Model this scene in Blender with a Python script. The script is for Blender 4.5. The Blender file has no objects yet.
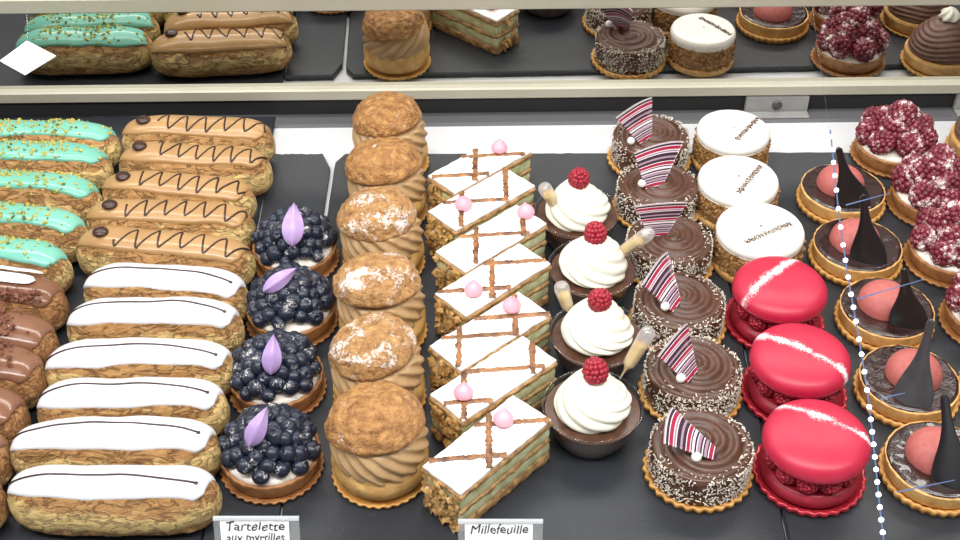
import bpy, math, random
from mathutils import Vector, Matrix, noise
PI = math.pi
S = bpy.context.scene
COL = S.collection
rnd = random.Random(7)

# ------------------------------------------------------------------ camera
F, PITCH, H = 1300.0, math.radians(40), 0.657
SP, CP = math.sin(PITCH), math.cos(PITCH)
cam_d = bpy.data.cameras.new('camera'); cam = bpy.data.objects.new('camera', cam_d); COL.objects.link(cam)
cam.location = (0, 0, H); cam.rotation_euler = (PI/2 - PITCH, 0, 0)
cam_d.sensor_width = 36; cam_d.lens = 36*F/960; cam_d.clip_start = 0.01; cam_d.clip_end = 50
S.camera = cam

def at(x, y, h=0.0):
    """the point of the counter (or of the level h above it) seen at a place of the photograph"""
    u, v = (x-480)/F, (y-270)/F
    d = Vector((u, CP - v*SP, -SP - v*CP))
    return Vector((0, 0, H)) + d*((H-h)/-d.z)
def on_back(x, y, Y):
    u, v = (x-480)/F, (y-270)/F
    d = Vector((u, CP - v*SP, -SP - v*CP))
    return Vector((0, 0, H)) + d*(Y/d.y)

# ------------------------------------------------------------------ materials
def new_mat(name):
    m = bpy.data.materials.new(name); m.use_nodes = True
    nt = m.node_tree; nt.nodes.clear()
    out = nt.nodes.new('ShaderNodeOutputMaterial'); b = nt.nodes.new('ShaderNodeBsdfPrincipled')
    nt.links.new(b.outputs[0], out.inputs[0])
    return m, nt, b, out
def coords(nt, vary=True):
    tc = nt.nodes.new('ShaderNodeTexCoord')
    if not vary: return tc.outputs['Object'], tc
    oi = nt.nodes.new('ShaderNodeObjectInfo'); mul = nt.nodes.new('ShaderNodeMath'); mul.operation = 'MULTIPLY'
    mul.inputs[1].default_value = 3.7; nt.links.new(oi.outputs['Random'], mul.inputs[0])
    add = nt.nodes.new('ShaderNodeVectorMath'); add.operation = 'ADD'
    nt.links.new(tc.outputs['Object'], add.inputs[0]); nt.links.new(mul.outputs[0], add.inputs[1])
    return add.outputs[0], tc
def tex(nt, vec, scale, detail=4, rough=.6, dist=0):
    n = nt.nodes.new('ShaderNodeTexNoise'); n.inputs['Scale'].default_value = scale
    n.inputs['Detail'].default_value = detail; n.inputs['Roughness'].default_value = rough; n.inputs['Distortion'].default_value = dist
    nt.links.new(vec, n.inputs['Vector']); return n.outputs['Fac']
def ramp(nt, fac, stops, mode='LINEAR'):
    r = nt.nodes.new('ShaderNodeValToRGB'); r.color_ramp.interpolation = mode
    e = r.color_ramp.elements
    while len(e) < len(stops): e.new(.5)
    for k, (p, c) in enumerate(stops):
        e[k].position = p; e[k].color = (c[0], c[1], c[2], 1) if hasattr(c, '__len__') else (c, c, c, 1)
    nt.links.new(fac, r.inputs[0]); return r.outputs['Color']
def mixc(nt, fac, a, b):
    m = nt.nodes.new('ShaderNodeMix'); m.data_type = 'RGBA'
    if isinstance(fac, (int, float)): m.inputs['Factor'].default_value = fac
    else: nt.links.new(fac, m.inputs['Factor'])
    for k, c in (('A', a), ('B', b)):
        i = [s for s in m.inputs if s.name == k and s.type == 'RGBA'][0]
        if isinstance(c, tuple): i.default_value = (*c, 1)
        else: nt.links.new(c, i)
    return [s for s in m.outputs if s.type == 'RGBA'][0]
def math_(nt, op, a, b=None):
    m = nt.nodes.new('ShaderNodeMath'); m.operation = op
    for i, v in ((0, a), (1, b)):
        if v is None: continue
        if isinstance(v, (int, float)): m.inputs[i].default_value = v
        else: nt.links.new(v, m.inputs[i])
    return m.outputs[0]
def bump(nt, b, h, strength, dist=.001):
    n = nt.nodes.new('ShaderNodeBump'); n.inputs['Strength'].default_value = strength; n.inputs['Distance'].default_value = dist
    nt.links.new(h, n.inputs['Height']); nt.links.new(n.outputs[0], b.inputs['Normal'])
def simple(name, c1, c2=None, scale=200, rough=.5, bmp=0, bdist=.001, lo=.35, hi=.65, metal=0, coat=0, sss=0, detail=4, spec=.5):
    m, nt, b, out = new_mat(name)
    vec, tc = coords(nt)
    if c2 is None: b.inputs['Base Color'].default_value = (*c1, 1)
    else: nt.links.new(ramp(nt, tex(nt, vec, scale, detail), [(lo, c1), (hi, c2)]), b.inputs['Base Color'])
    b.inputs['Roughness'].default_value = rough; b.inputs['Metallic'].default_value = metal
    b.inputs['Coat Weight'].default_value = coat; b.inputs['Specular IOR Level'].default_value = spec
    if sss:
        b.inputs['Subsurface Weight'].default_value = sss; b.inputs['Subsurface Radius'].default_value = (.004, .002, .001)
    if bmp: bump(nt, b, tex(nt, vec, scale*1.7, 5), bmp, bdist)
    return m
def sugared(name, c1, c2, scale, sugar, rough=.6, bmp=.5, bdist=.001, zlo=None, zhi=None, ss=150, cells=None, coat=0):
    """a baked or fruit surface with icing sugar dusted on in patches"""
    m, nt, b, out = new_mat(name); vec, tc = coords(nt)
    c = ramp(nt, tex(nt, vec, scale, 5, .65), [(.32, c1), (.68, c2)])
    hgt = tex(nt, vec, scale*1.5, 5)
    if cells:
        v = nt.nodes.new('ShaderNodeTexVoronoi'); v.feature = 'DISTANCE_TO_EDGE'; v.inputs['Scale'].default_value = cells
        nv = nt.nodes.new('ShaderNodeVectorMath'); nv.operation = 'ADD'
        sc = nt.nodes.new('ShaderNodeTexNoise'); sc.inputs['Scale'].default_value = cells*1.1; nt.links.new(vec, sc.inputs['Vector'])
        sm = nt.nodes.new('ShaderNodeVectorMath'); sm.operation = 'SCALE'; sm.inputs['Scale'].default_value = .9/cells
        nt.links.new(sc.outputs['Color'], sm.inputs[0]); nt.links.new(vec, nv.inputs[0]); nt.links.new(sm.outputs[0], nv.inputs[1])
        nt.links.new(nv.outputs[0], v.inputs['Vector'])
        e = ramp(nt, v.outputs['Distance'], [(.0, 0.0), (.22, 1.0)])
        c = mixc(nt, math_(nt, 'MULTIPLY', math_(nt, 'SUBTRACT', 1.0, e), .38), c, tuple(x*.45 for x in c1))
        hgt = math_(nt, 'ADD', math_(nt, 'MULTIPLY', hgt, .4), e)
    f = ramp(nt, math_(nt, 'ADD', math_(nt, 'MULTIPLY', tex(nt, vec, ss, 3, .6), .65), math_(nt, 'MULTIPLY', tex(nt, vec, ss*9, 2), .35)),
             [(sugar, 0.0), (sugar+.09, 1.0)])
    if zlo is not None:
        sx = nt.nodes.new('ShaderNodeSeparateXYZ'); nt.links.new(tc.outputs['Object'], sx.inputs[0])
        mr = nt.nodes.new('ShaderNodeMapRange'); mr.inputs['From Min'].default_value = zlo; mr.inputs['From Max'].default_value = zhi
        nt.links.new(sx.outputs['Z'], mr.inputs['Value']); f = math_(nt, 'MULTIPLY', f, mr.outputs[0])
    nt.links.new(mixc(nt, math_(nt, 'MULTIPLY', f, .85), c, (.92, .88, .86)), b.inputs['Base Color'])
    b.inputs['Roughness'].default_value = rough; b.inputs['Coat Weight'].default_value = coat
    bump(nt, b, hgt, bmp, bdist)
    return m
def dough_mat(name, brown, mid, pale, z0, z1):
    """choux pastry: a browned cracked skin and a pale split running along its side"""
    m, nt, b, out = new_mat(name); vec, tc = coords(nt)
    st = nt.nodes.new('ShaderNodeVectorMath'); st.operation = 'MULTIPLY'; st.inputs[1].default_value = (.38, 1, 1); nt.links.new(vec, st.inputs[0])
    fine = tex(nt, st.outputs[0], 330, 8, .72, .5)
    cr = math_(nt, 'ABSOLUTE', math_(nt, 'SUBTRACT', tex(nt, st.outputs[0], 130, 5, .6, .8), .5))
    crack = ramp(nt, cr, [(.0, 1.0), (.035, 0.0)])
    skin = ramp(nt, fine, [(.34, brown), (.5, tuple((p+q)/2 for p, q in zip(brown, mid))), (.68, mid)])
    sx = nt.nodes.new('ShaderNodeSeparateXYZ'); nt.links.new(tc.outputs['Object'], sx.inputs[0])
    zz = math_(nt, 'ADD', sx.outputs['Z'], math_(nt, 'MULTIPLY', math_(nt, 'SUBTRACT', tex(nt, st.outputs[0], 60, 5, .62), .5), .042))
    band = math_(nt, 'ABSOLUTE', math_(nt, 'DIVIDE', math_(nt, 'SUBTRACT', zz, (z0+z1)/2), (z1-z0)/2))
    f = ramp(nt, band, [(.62, 1.0), (1.0, 0.0)])
    crumb = ramp(nt, tex(nt, vec, 150, 6, .7), [(.3, tuple(x*.68 for x in pale)), (.62, pale)])
    c = mixc(nt, f, skin, crumb)
    nt.links.new(mixc(nt, math_(nt, 'MULTIPLY', crack, .55), c, tuple(x*.6 for x in brown)), b.inputs['Base Color'])
    b.inputs['Roughness'].default_value = .5
    h = math_(nt, 'ADD', fine, math_(nt, 'MULTIPLY', f, .35))
    bump(nt, b, math_(nt, 'SUBTRACT', h, math_(nt, 'MULTIPLY', crack, .5)), 1.0, .0028)
    return m
def clear(name, tint, gloss=.12, rough=.08, body=None, mix=.0):
    m = bpy.data.materials.new(name); m.use_nodes = True; nt = m.node_tree; nt.nodes.clear()
    out = nt.nodes.new('ShaderNodeOutputMaterial'); t = nt.nodes.new('ShaderNodeBsdfTransparent'); g = nt.nodes.new('ShaderNodeBsdfGlossy')
    t.inputs[0].default_value = (*tint, 1); g.inputs['Roughness'].default_value = rough
    lw = nt.nodes.new('ShaderNodeLayerWeight'); lw.inputs['Blend'].default_value = .35
    fac = math_(nt, 'ADD', math_(nt, 'MULTIPLY', lw.outputs['Facing'], .35), gloss)
    mx = nt.nodes.new('ShaderNodeMixShader'); nt.links.new(fac, mx.inputs[0]); nt.links.new(t.outputs[0], mx.inputs[1]); nt.links.new(g.outputs[0], mx.inputs[2])
    if body:
        df = nt.nodes.new('ShaderNodeBsdfTranslucent'); df.inputs[0].default_value = (*body, 1); dd = nt.nodes.new('ShaderNodeBsdfDiffuse'); dd.inputs[0].default_value = (*body, 1)
        ad = nt.nodes.new('ShaderNodeMixShader'); nt.links.new(df.outputs[0], ad.inputs[1]); nt.links.new(dd.outputs[0], ad.inputs[2])
        m2 = nt.nodes.new('ShaderNodeMixShader'); m2.inputs[0].default_value = .3; nt.links.new(mx.outputs[0], m2.inputs[1]); nt.links.new(ad.outputs[0], m2.inputs[2]); mx = m2
    nt.links.new(mx.outputs[0], out.inputs[0])
    return m

M = {}
M['dough'] = dough_mat('choux pastry', (.32, .145, .045), (.58, .33, .12), (.86, .62, .25), .009, .028)
M['dough_choc'] = dough_mat('cocoa choux pastry', (.28, .12, .04), (.50, .25, .09), (.70, .45, .17), .004, .014)
M['white_glaze'] = simple('white fondant', (.67, .67, .70), rough=.22)
M['aqua_glaze'] = simple('aqua fondant', (.15, .43, .33), (.185, .48, .375), 30, rough=.2)
M['coffee_glaze'] = simple('coffee fondant', (.37, .21, .085), (.43, .26, .115), 30, rough=.22)
M['milk_glaze'] = simple('milk chocolate glaze', (.17, .075, .040), (.215, .10, .056), 40, rough=.16)
M['choc_line'] = simple('piped dark chocolate', (.035, .014, .01), rough=.3)
M['bean'] = simple('chocolate coffee bean', (.03, .012, .008), (.06, .025, .018), 300, rough=.3)
M['pistachio'] = simple('chopped pistachio', (.55, .40, .07), (.32, .34, .06), 260, rough=.6)
M['pistachio_dark'] = simple('pistachio skin', (.10, .12, .03), (.22, .18, .05), 260, rough=.6)
M['choc_crumb'] = simple('chocolate crumble', (.10, .035, .02), (.25, .09, .05), 300, rough=.6, bmp=.5)
M['gold_board'] = simple('golden fluted card', (.50, .235, .05), (.66, .36, .105), 90, rough=.35, bmp=.2)
M['caramel_board'] = simple('caramel brown fluted card', (.24, .095, .03), (.40, .18, .06), 90, rough=.32, bmp=.3)
M['crust'] = simple('shortcrust', (.26, .105, .035), (.42, .20, .07), 150, rough=.5, bmp=.5)
M['crust_gold'] = simple('golden shortcrust', (.52, .27, .08), (.70, .43, .16), 120, rough=.5, bmp=.4)
M['cream'] = simple('pastry cream', (.66, .60, .52), (.80, .77, .72), 120, rough=.4)
M['blueberry'] = sugared('blueberry skin', (.006, .008, .018), (.014, .021, .045), 160, .575, rough=.35, bmp=.15, ss=110)
M['lilac'] = simple('lilac chocolate', (.36, .24, .50), (.43, .30, .56), 60, rough=.35)
M['craquelin'] = sugared('sugared craquelin', (.24, .098, .027), (.58, .33, .125), 150, .535, rough=.5, bmp=1.0, bdist=.0045, zlo=-.004, zhi=.010, ss=50)
M['craquelin_plain'] = sugared('browned craquelin', (.22, .085, .022), (.56, .29, .095), 150, .62, rough=.4, bmp=1.0, bdist=.0045, zlo=-.004, zhi=.010, ss=90)
M['puff_base'] = simple('choux bun', (.46, .23, .065), (.66, .42, .15), 90, rough=.5, bmp=.5, bdist=.002)
M['coffee_cream'] = simple('coffee cream', (.40, .25, .115), (.48, .31, .155), 60, rough=.4, sss=.08)
M['fondant_top'] = sugared('white fondant icing', (.80, .77, .74), (.88, .86, .85), 80, .56, rough=.35, bmp=.25)
M['puff_pastry'] = simple('puff pastry layer', (.22, .11, .04), (.56, .34, .14), 190, rough=.6, bmp=.9, bdist=.002)
M['green_cream'] = simple('pale vanilla cream', (.46, .46, .22), (.72, .73, .46), 110, rough=.32, bmp=.5, bdist=.002)
M['caramel_stripe'] = simple('baked caramel stripe', (.085, .03, .013), (.38, .17, .06), 130, rough=.35, bmp=.6)
M['almond'] = simple('toasted almond flake', (.30, .145, .04), (.66, .41, .15), 160, rough=.35)
M['pink_drop'] = simple('pink sugar drop', (.80, .33, .42), (.86, .42, .50), 40, rough=.35)
M['silver'] = simple('silver pearl', (.8, .8, .82), rough=.2, metal=.8)
M['mousse'] = simple('chocolate mousse', (.060, .025, .014), (.105, .046, .027), 150, rough=.3, bmp=.15)
M['whip'] = simple('whipped cream', (.83, .82, .70), rough=.35, sss=.05)
M['plastic'] = clear('clear plastic', (.96, .97, .97), .05)
M['syrup'] = simple('amber syrup', (.66, .43, .06), rough=.15)
M['frost'] = clear('frosted clear plastic', (.97, .97, .97), body=(.85, .84, .86))
M['raspberry'] = simple('fresh raspberry', (.25, .006, .018), (.38, .015, .036), 200, rough=.4, sss=.05)
M['raspberry_sugar'] = sugared('sugared raspberry', (.085, .004, .012), (.24, .016, .038), 140, .535, rough=.45, bmp=.2, ss=140)
M['choc_cream'] = simple('chocolate cream', (.062, .024, .013), (.095, .040, .023), 90, rough=.38, bmp=.15)
M['coconut'] = simple('coconut shreds', (.56, .50, .42), (.78, .72, .62), 300, rough=.6)
M['nut'] = simple('chopped praline', (.12, .045, .012), (.46, .25, .085), 320, rough=.5, bmp=.6)
M['white_shell'] = simple('white chocolate disc', (.84, .82, .76), rough=.3)
M['brown_ink'] = simple('cocoa print', (.10, .045, .018), rough=.5)
M['red_foil'] = simple('red fluted foil', (.34, .012, .025), (.48, .03, .045), 60, rough=.25, metal=.2)
M['red_base'] = simple('red biscuit base', (.20, .008, .018), (.30, .014, .03), 120, rough=.4)
M['dark_glaze'] = simple('dark mirror glaze', (.022, .008, .007), (.030, .012, .010), 55, rough=.06, coat=.6, bmp=.5, bdist=.004, detail=1)
M['dome_pink'] = simple('pink velvet dome', (.40, .10, .088), (.46, .13, .115), 300, rough=.6, bmp=.2)
M['black_choc'] = simple('black chocolate paddle', (.016, .015, .017), rough=.3)
M['grey_choc'] = simple('steel grey chocolate paddle', (.055, .058, .065), (.085, .09, .1), 40, rough=.33, metal=.25)
M['chestnut'] = simple('chestnut cream', (.115, .055, .04), (.18, .09, .065), 70, rough=.45)
M['paper'] = simple('white card', (.86, .87, .86), rough=.6)
M['ink'] = simple('black ink', (.02, .02, .03), rough=.6)
M['steel'] = simple('brushed aluminium', (.38, .36, .28), (.43, .41, .33), 8, rough=.42, metal=.2)
M['grey_metal'] = simple('grey metal sill', (.20, .20, .21), rough=.38, metal=.5)
M['black'] = simple('black recess', (.012, .012, .013), rough=.7)
M['counter'] = simple('white counter', (.60, .61, .63), rough=.35)
M['bracket'] = simple('pale grey bracket', (.22, .22, .215), (.27, .27, .26), 60, rough=.5)
M['screw'] = simple('dull screw', (.10, .10, .10), rough=.4, metal=.7)
M['wall'] = simple('grey wall paint', (.30, .30, .29), rough=.7)
def slate_mat():
    m, nt, b, out = new_mat('dark slate'); vec, tc = coords(nt)
    c = ramp(nt, tex(nt, vec, 9, 6, .6, .4), [(.3, (.014, .0165, .021)), (.7, (.025, .0285, .035))])
    sp = ramp(nt, tex(nt, vec, 420, 2), [(.70, 0.0), (.76, 1.0)])
    nt.links.new(mixc(nt, math_(nt, 'MULTIPLY', sp, .25), c, (.25, .25, .26)), b.inputs['Base Color'])
    b.inputs['Roughness'].default_value = .46
    bump(nt, b, tex(nt, vec, 60, 8, .65), .25, .002); return m
M['slate'] = slate_mat()
def mirror_mat():
    m, nt, b, out = new_mat('mirror'); b.inputs['Base Color'].default_value = (.66, .65, .62, 1)
    b.inputs['Metallic'].default_value = 1; b.inputs['Roughness'].default_value = .015; return m
M['mirror'] = mirror_mat()
def emit_mat(name, c, s):
    m = bpy.data.materials.new(name); m.use_nodes = True; nt = m.node_tree; nt.nodes.clear()
    out = nt.nodes.new('ShaderNodeOutputMaterial'); e = nt.nodes.new('ShaderNodeEmission'); e.inputs[0].default_value = (*c, 1); e.inputs[1].default_value = s
    nt.links.new(e.outputs[0], out.inputs[0]); return m
M['led'] = emit_mat('white light bulb', (.72, .84, 1), 9)  # glow for the dots that imitate reflected lights
M['led_blue'] = emit_mat('lit blue tube', (.33, .47, .85), .75)  # glow imitating the bluish streaks reflected in the glass
def stripe_mat():
    m, nt, b, out = new_mat('striped chocolate transfer')
    tc = nt.nodes.new('ShaderNodeTexCoord'); sx = nt.nodes.new('ShaderNodeSeparateXYZ'); nt.links.new(tc.outputs['UV'], sx.inputs[0])
    d, w, r, p = (.05, .022, .035), (.82, .74, .78), (.38, .02, .06), (.36, .25, .32)
    st = []; x = 0.0; rr = random.Random(3)
    seq = [d, w, r, w, d, p, d, w, d, p, w, d, w, d, w, r, w, d, p, d, d, w, p, w, r, w, d, w]
    wid = [.06, .014, .06, .014, .02, .045, .025, .014, .03, .05, .014, .03, .04, .02, .014, .055, .014, .05, .04, .02, .04, .014, .03, .014, .06, .014, .04, .03]
    tot = sum(wid)
    for c, q in zip(seq, wid): st.append((x, c)); x += q/tot
    nt.links.new(ramp(nt, sx.outputs['X'], st, 'CONSTANT'), b.inputs['Base Color'])
    b.inputs['Roughness'].default_value = .15; b.inputs['Coat Weight'].default_value = .3; return m
M['stripe'] = stripe_mat()
def streak_mat():
    """macaron shell, raspberry red, with a sugar streak dusted across"""
    m, nt, b, out = new_mat('raspberry macaron shell'); tc = nt.nodes.new('ShaderNodeTexCoord')
    sx = nt.nodes.new('ShaderNodeSeparateXYZ'); nt.links.new(tc.outputs['UV'], sx.inputs[0])
    # uv holds the coordinates across and along the streak
    fine = tex(nt, tc.outputs['Object'], 900, 3, .7)
    edge = math_(nt, 'ADD', math_(nt, 'ABSOLUTE', sx.outputs['X']), math_(nt, 'MULTIPLY', math_(nt, 'SUBTRACT', fine, .5), .013))
    edge = math_(nt, 'ADD', edge, math_(nt, 'MULTIPLY', math_(nt, 'SUBTRACT', tex(nt, tc.outputs['Object'], 55, 2), .45), .012))
    f = ramp(nt, math_(nt, 'MULTIPLY', edge, 100), [(.0, 1.0), (.36, 0.0)])
    base = ramp(nt, tex(nt, tc.outputs['Object'], 60, 3), [(.3, (.43, .011, .042)), (.7, (.48, .016, .052))])
    nt.links.new(mixc(nt, f, base, (.95, .88, .89)), b.inputs['Base Color'])
    b.inputs['Roughness'].default_value = .42; return m
M['red_shell'] = streak_mat()

# ------------------------------------------------------------------ mesh helpers
class MB:
    def __init__(s): s.v, s.f, s.uv = [], [], None
    def add(s, v, f):
        o = len(s.v); s.v += [Vector(p) for p in v]; s.f += [tuple(i+o for i in q) for q in f]
    def mesh(s, name, m, smooth=True):
        me = bpy.data.meshes.new(name); me.from_pydata([tuple(p) for p in s.v], [], s.f); me.update()
        if smooth: me.polygons.foreach_set('use_smooth', [True]*len(me.polygons))
        if s.uv:
            l = me.uv_layers.new(name='UVMap')
            for lp in me.loops: l.data[lp.index].uv = s.uv[lp.vertex_index]
        me.materials.append(M[m] if isinstance(m, str) else m); return me
    def build(s, name, m, parent=None, smooth=True): return link(name, s.mesh(name, m, smooth), parent)
def link(name, me, parent=None):
    o = bpy.data.objects.new(name, me); COL.objects.link(o)
    if parent is not None: o.parent = parent
    return o
def thing(name, label, cat, loc, rz=0, group=None):
    o = bpy.data.objects.new(name, None); COL.objects.link(o); o.empty_display_size = .01
    o.location = loc; o.rotation_euler = (0, 0, rz); o['label'] = label; o['category'] = cat
    if group: o['group'] = group
    return o
def tag(o, label, cat, group=None):
    o['label'] = label; o['category'] = cat
    if group: o['group'] = group
    return o
def struct(o): o['kind'] = 'structure'; return o
def grid(nu, nv, fn, closed_v=False, caps=False):
    v = [fn(i/(nu-1), j/(nv if closed_v else nv-1)) for i in range(nu) for j in range(nv)]
    f = []
    for i in range(nu-1):
        for j in range(nv if closed_v else nv-1):
            k = (j+1) % nv; f.append((i*nv+j, i*nv+k, (i+1)*nv+k, (i+1)*nv+j))
    if caps:
        f.append(tuple(range(nv))[::-1]); f.append(tuple((nu-1)*nv+j for j in range(nv)))
    return v, f
def revolve(profile, n=48, mod=None, close=True):
    """profile: (r, z) from bottom to top; mod(theta, k, r, z) -> (r, z)"""
    v, f = [], []
    for k, (r, z) in enumerate(profile):
        for j in range(n):
            t = 2*PI*j/n; rr, zz = mod(t, k/(len(profile)-1), r, z) if mod else (r, z)
            v.append((rr*math.cos(t), rr*math.sin(t), zz))
    for k in range(len(profile)-1):
        for j in range(n):
            a = (j+1) % n; f.append((k*n+j, k*n+a, (k+1)*n+a, (k+1)*n+j))
    if close:
        f.append(tuple(range(n))[::-1]); f.append(tuple((len(profile)-1)*n+j for j in range(n)))
    return v, f
def smooth_profile(pts, n=24):
    """Catmull-Rom through the given profile points"""
    P = [Vector((*p, 0)) for p in pts]; out = []
    for i in range(len(P)-1):
        a, b, c, d = P[max(i-1, 0)], P[i], P[i+1], P[min(i+2, len(P)-1)]
        for k in range(max(1, n//(len(P)-1))):
            t = k/max(1, n//(len(P)-1))
            q = .5*((2*b)+(c-a)*t+(2*a-5*b+4*c-d)*t*t+(3*b-a-3*c+d)*t**3); out.append((max(q.x, 1e-5), q.y))
    out.append((max(P[-1].x, 1e-5), P[-1].y)); return out
def tube(path, r, n=8):
    v, f = [], []; up = None
    for i, p in enumerate(path):
        t = (path[min(i+1, len(path)-1)] - path[max(i-1, 0)]).normalized()
        if up is None: up = t.orthogonal().normalized()
        up = (up - t*up.dot(t)).normalized(); s = t.cross(up)
        rr = r(i/(len(path)-1)) if callable(r) else r
        v += [p + (up*math.cos(2*PI*j/n) + s*math.sin(2*PI*j/n))*rr for j in range(n)]
    for i in range(len(path)-1):
        for j in range(n):
            k = (j+1) % n; f.append((i*n+j, i*n+k, (i+1)*n+k, (i+1)*n+j))
    f.append(tuple(range(n))[::-1]); f.append(tuple((len(path)-1)*n+j for j in range(n))); return v, f
def ball(c, r, nu=10, nv=14, sq=(1, 1, 1)):
    c = Vector(c)
    return grid(nu, nv, lambda a, b: c + Vector((math.sin(PI*max(a, .001)*.999)*math.cos(2*PI*b)*r*sq[0], math.sin(PI*max(a, .001)*.999)*math.sin(2*PI*b)*r*sq[1], -math.cos(PI*a)*r*sq[2])), True, True)
def box(mb, c, s, rot=None, bev=0):
    c = Vector(c); hx, hy, hz = s[0]/2, s[1]/2, s[2]/2
    v = []
    if bev:
        b = min(bev, hx*.9, hy*.9, hz*.9)
        for z, k in ((-hz, 1), (-hz+b, 0), (hz-b, 0), (hz, 1)):
            e = b if k else 0
            for (sx, sy) in ((-1, -1), (1, -1), (1, 1), (-1, 1)):
                X, Y = hx-e, hy-e
                d = b*.7
                pts = [(sx*X, sy*(Y-d)), (sx*(X-d), sy*Y)]
                if sx*sy > 0: pts = pts if True else pts
                if (sx, sy) in ((-1, -1), (1, 1)): q = [pts[0], pts[1]]
                else: q = [pts[1], pts[0]]
                v += [Vector((px, py, z)) for px, py in q]
        f = [tuple(range(8))[::-1], tuple(range(24, 32))]
        for i in range(3):
            for j in range(8): f.append((i*8+j, i*8+(j+1) % 8, (i+1)*8+(j+1) % 8, (i+1)*8+j))
    else:
        v = [Vector((x, y, z)) for z in (-hz, hz) for x, y in ((-hx, -hy), (hx, -hy), (hx, hy), (-hx, hy))]
        f = [(3, 2, 1, 0), (4, 5, 6, 7), (0, 1, 5, 4), (1, 2, 6, 5), (2, 3, 7, 6), (3, 0, 4, 7)]
    if rot: v = [rot @ p for p in v]
    mb.add([p + c for p in v], f)
def chunk(mb, c, s, r, flat=1.0, nrm=None):
    """a small irregular crumb"""
    R = Matrix.Rotation(r.uniform(0, 2*PI), 3, 'Z') @ Matrix.Rotation(r.uniform(0, PI), 3, 'X')
    if nrm is not None: R = Vector(nrm).to_track_quat('Z', 'Y').to_matrix() @ Matrix.Rotation(r.uniform(0, 2*PI), 3, 'Z')
    pts = [(1, 0, 0), (-1, 0, 0), (0, 1, 0), (0, -1, 0), (0, 0, flat), (0, 0, -flat)]
    v = [Vector(c) + R @ (Vector(p)*s*r.uniform(.65, 1.25)) for p in pts]
    mb.add(v, [(0, 2, 4), (2, 1, 4), (1, 3, 4), (3, 0, 4), (2, 0, 5), (1, 2, 5), (3, 1, 5), (0, 3, 5)])
def nz(x, y=0, z=0, k=1): return noise.noise(Vector((x*k+11.3, y*k+5.1, z*k+2.7)))
def spow(x, e): return math.copysign(abs(x)**e, x)

# ------------------------------------------------------------------ eclairs
class Eclair:
    def __init__(s, seed, L=.131, w=.0385, hu=.0230, hl=.0165, bend=0.0):
        s.seed, s.a, s.w, s.hu, s.hl, s.bend = seed*3.17, L/2, w, hu, hl, bend
    def p(s, x, phi, crack=0.0):
        q = min(1.0, abs(x/s.a)); e = max(0.0, 1-q**5)**.46
        b = s.w/2*e*(1+.07*nz(x*28, s.seed)); up = s.hu*e**.9*(1+.09*nz(x*24, s.seed+9)); lo = s.hl*e**.8
        sn, cs = math.sin(phi), math.cos(phi)
        y = b*spow(sn, .86); z = s.hl + (up*spow(cs, .86) if cs > 0 else lo*spow(cs, .55))
        k = 1 + .05*nz(x*45, y*45+s.seed, z*45)
        P = Vector((x, y*k, s.hl+(z-s.hl)*(k if cs > 0 else 1)))
        P.y += s.bend*((x/s.a)**2 - .3)
        if crack:
            n1 = nz(x*120, y*200+s.seed, z*300); n2 = nz(x*320, y*400, z*500+s.seed)
            P += Vector((0, sn, max(cs, 0)))*(crack*(n1+.6*n2) - crack*.9*math.exp(-((z-.010)/.0022)**2)*(1+nz(x*90, s.seed)))
        return P
    def n(s, x, phi):
        d = 1e-4; a = s.p(min(x+d*4, s.a), phi)-s.p(max(x-d*4, -s.a), phi); b = s.p(x, phi+.02)-s.p(x, phi-.02)
        v = b.cross(a); v = v.normalized() if v.length > 1e-12 else Vector((0, 0, 1))
        o = s.p(x, phi)-Vector((x*.9, 0, s.hl))
        return v if v.dot(o) > 0 else -v
    def body(s, parent, m):
        mb = MB(); nx = 84
        xs = [s.a*math.sin(PI/2*(2*i/(nx-1)-1)) for i in range(nx)]
        xs = [.55*x + .45*s.a*(2*i/(nx-1)-1) for i, x in enumerate(xs)]; xs[0], xs[-1] = -s.a*.9995, s.a*.9995
        mb.add(*grid(nx, 44, lambda u, v: s.p(xs[round(u*(nx-1))], 2*PI*v, .0011), True, True))
        return mb.build('pastry', m, parent)
    def glaze(s, parent, m, name='glaze', x0=-.985, x1=.955, phi=.84, th=.0021, wave=.14, shift=.14):
        mb = MB(); nu, nv = 72, 26
        def fn(u, v):
            q, t = 2*u-1, 2*v-1
            qq = .6*q+.4*math.sin(PI/2*q)
            x = s.a*(x0+(x1-x0)*(qq+1)/2)
            pm = phi*(1+wave*nz(x*35, s.seed+t*.8, 4))*(1-.28*abs(q)**6)
            if t < 0: pm += .16*math.exp(-((q-.80)/.12)**2)
            if q > .5: x *= 1-.075*((q-.5)/.5)**2*(1-t)/2
            ph = pm*t+shift; pr = max(0.0, 1-max(abs(q)**14, abs(t)**7))**.5
            return s.p(x, ph) + s.n(x, ph)*(th*pr*(1+.15*nz(x*40, t, s.seed)) - .0012*(1-pr))
        mb.add(*grid(nu, nv, fn)); s.th = th
        return mb.build(name, m, parent)
    def on(s, x, phi, lift=0.0): return s.p(x, phi) + s.n(x, phi)*(s.th+lift)

ORD = lambda k, n: ('rearmost' if k == 0 else 'frontmost' if k == n-1 else ['', 'second from the back', 'third from the back', 'fourth from the back', 'fifth from the back', 'sixth from the back'][k])
def eclair_at(seed, xl, xr, yl, yr, h=.0345, **kw):
    """ends as seen in the photograph -> base point, turn and length"""
    A, B = at(xl, yl, h), at(xr, yr, h); d = B-A
    c = (A+B)/2; return Eclair(seed, d.length, **kw), Vector((c.x, c.y, SLATE_TOP)), math.atan2(d.y, d.x)
SLATE_TOP = .006
ROUND = []   # round things and their radii, nudged until none cut into each other

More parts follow.
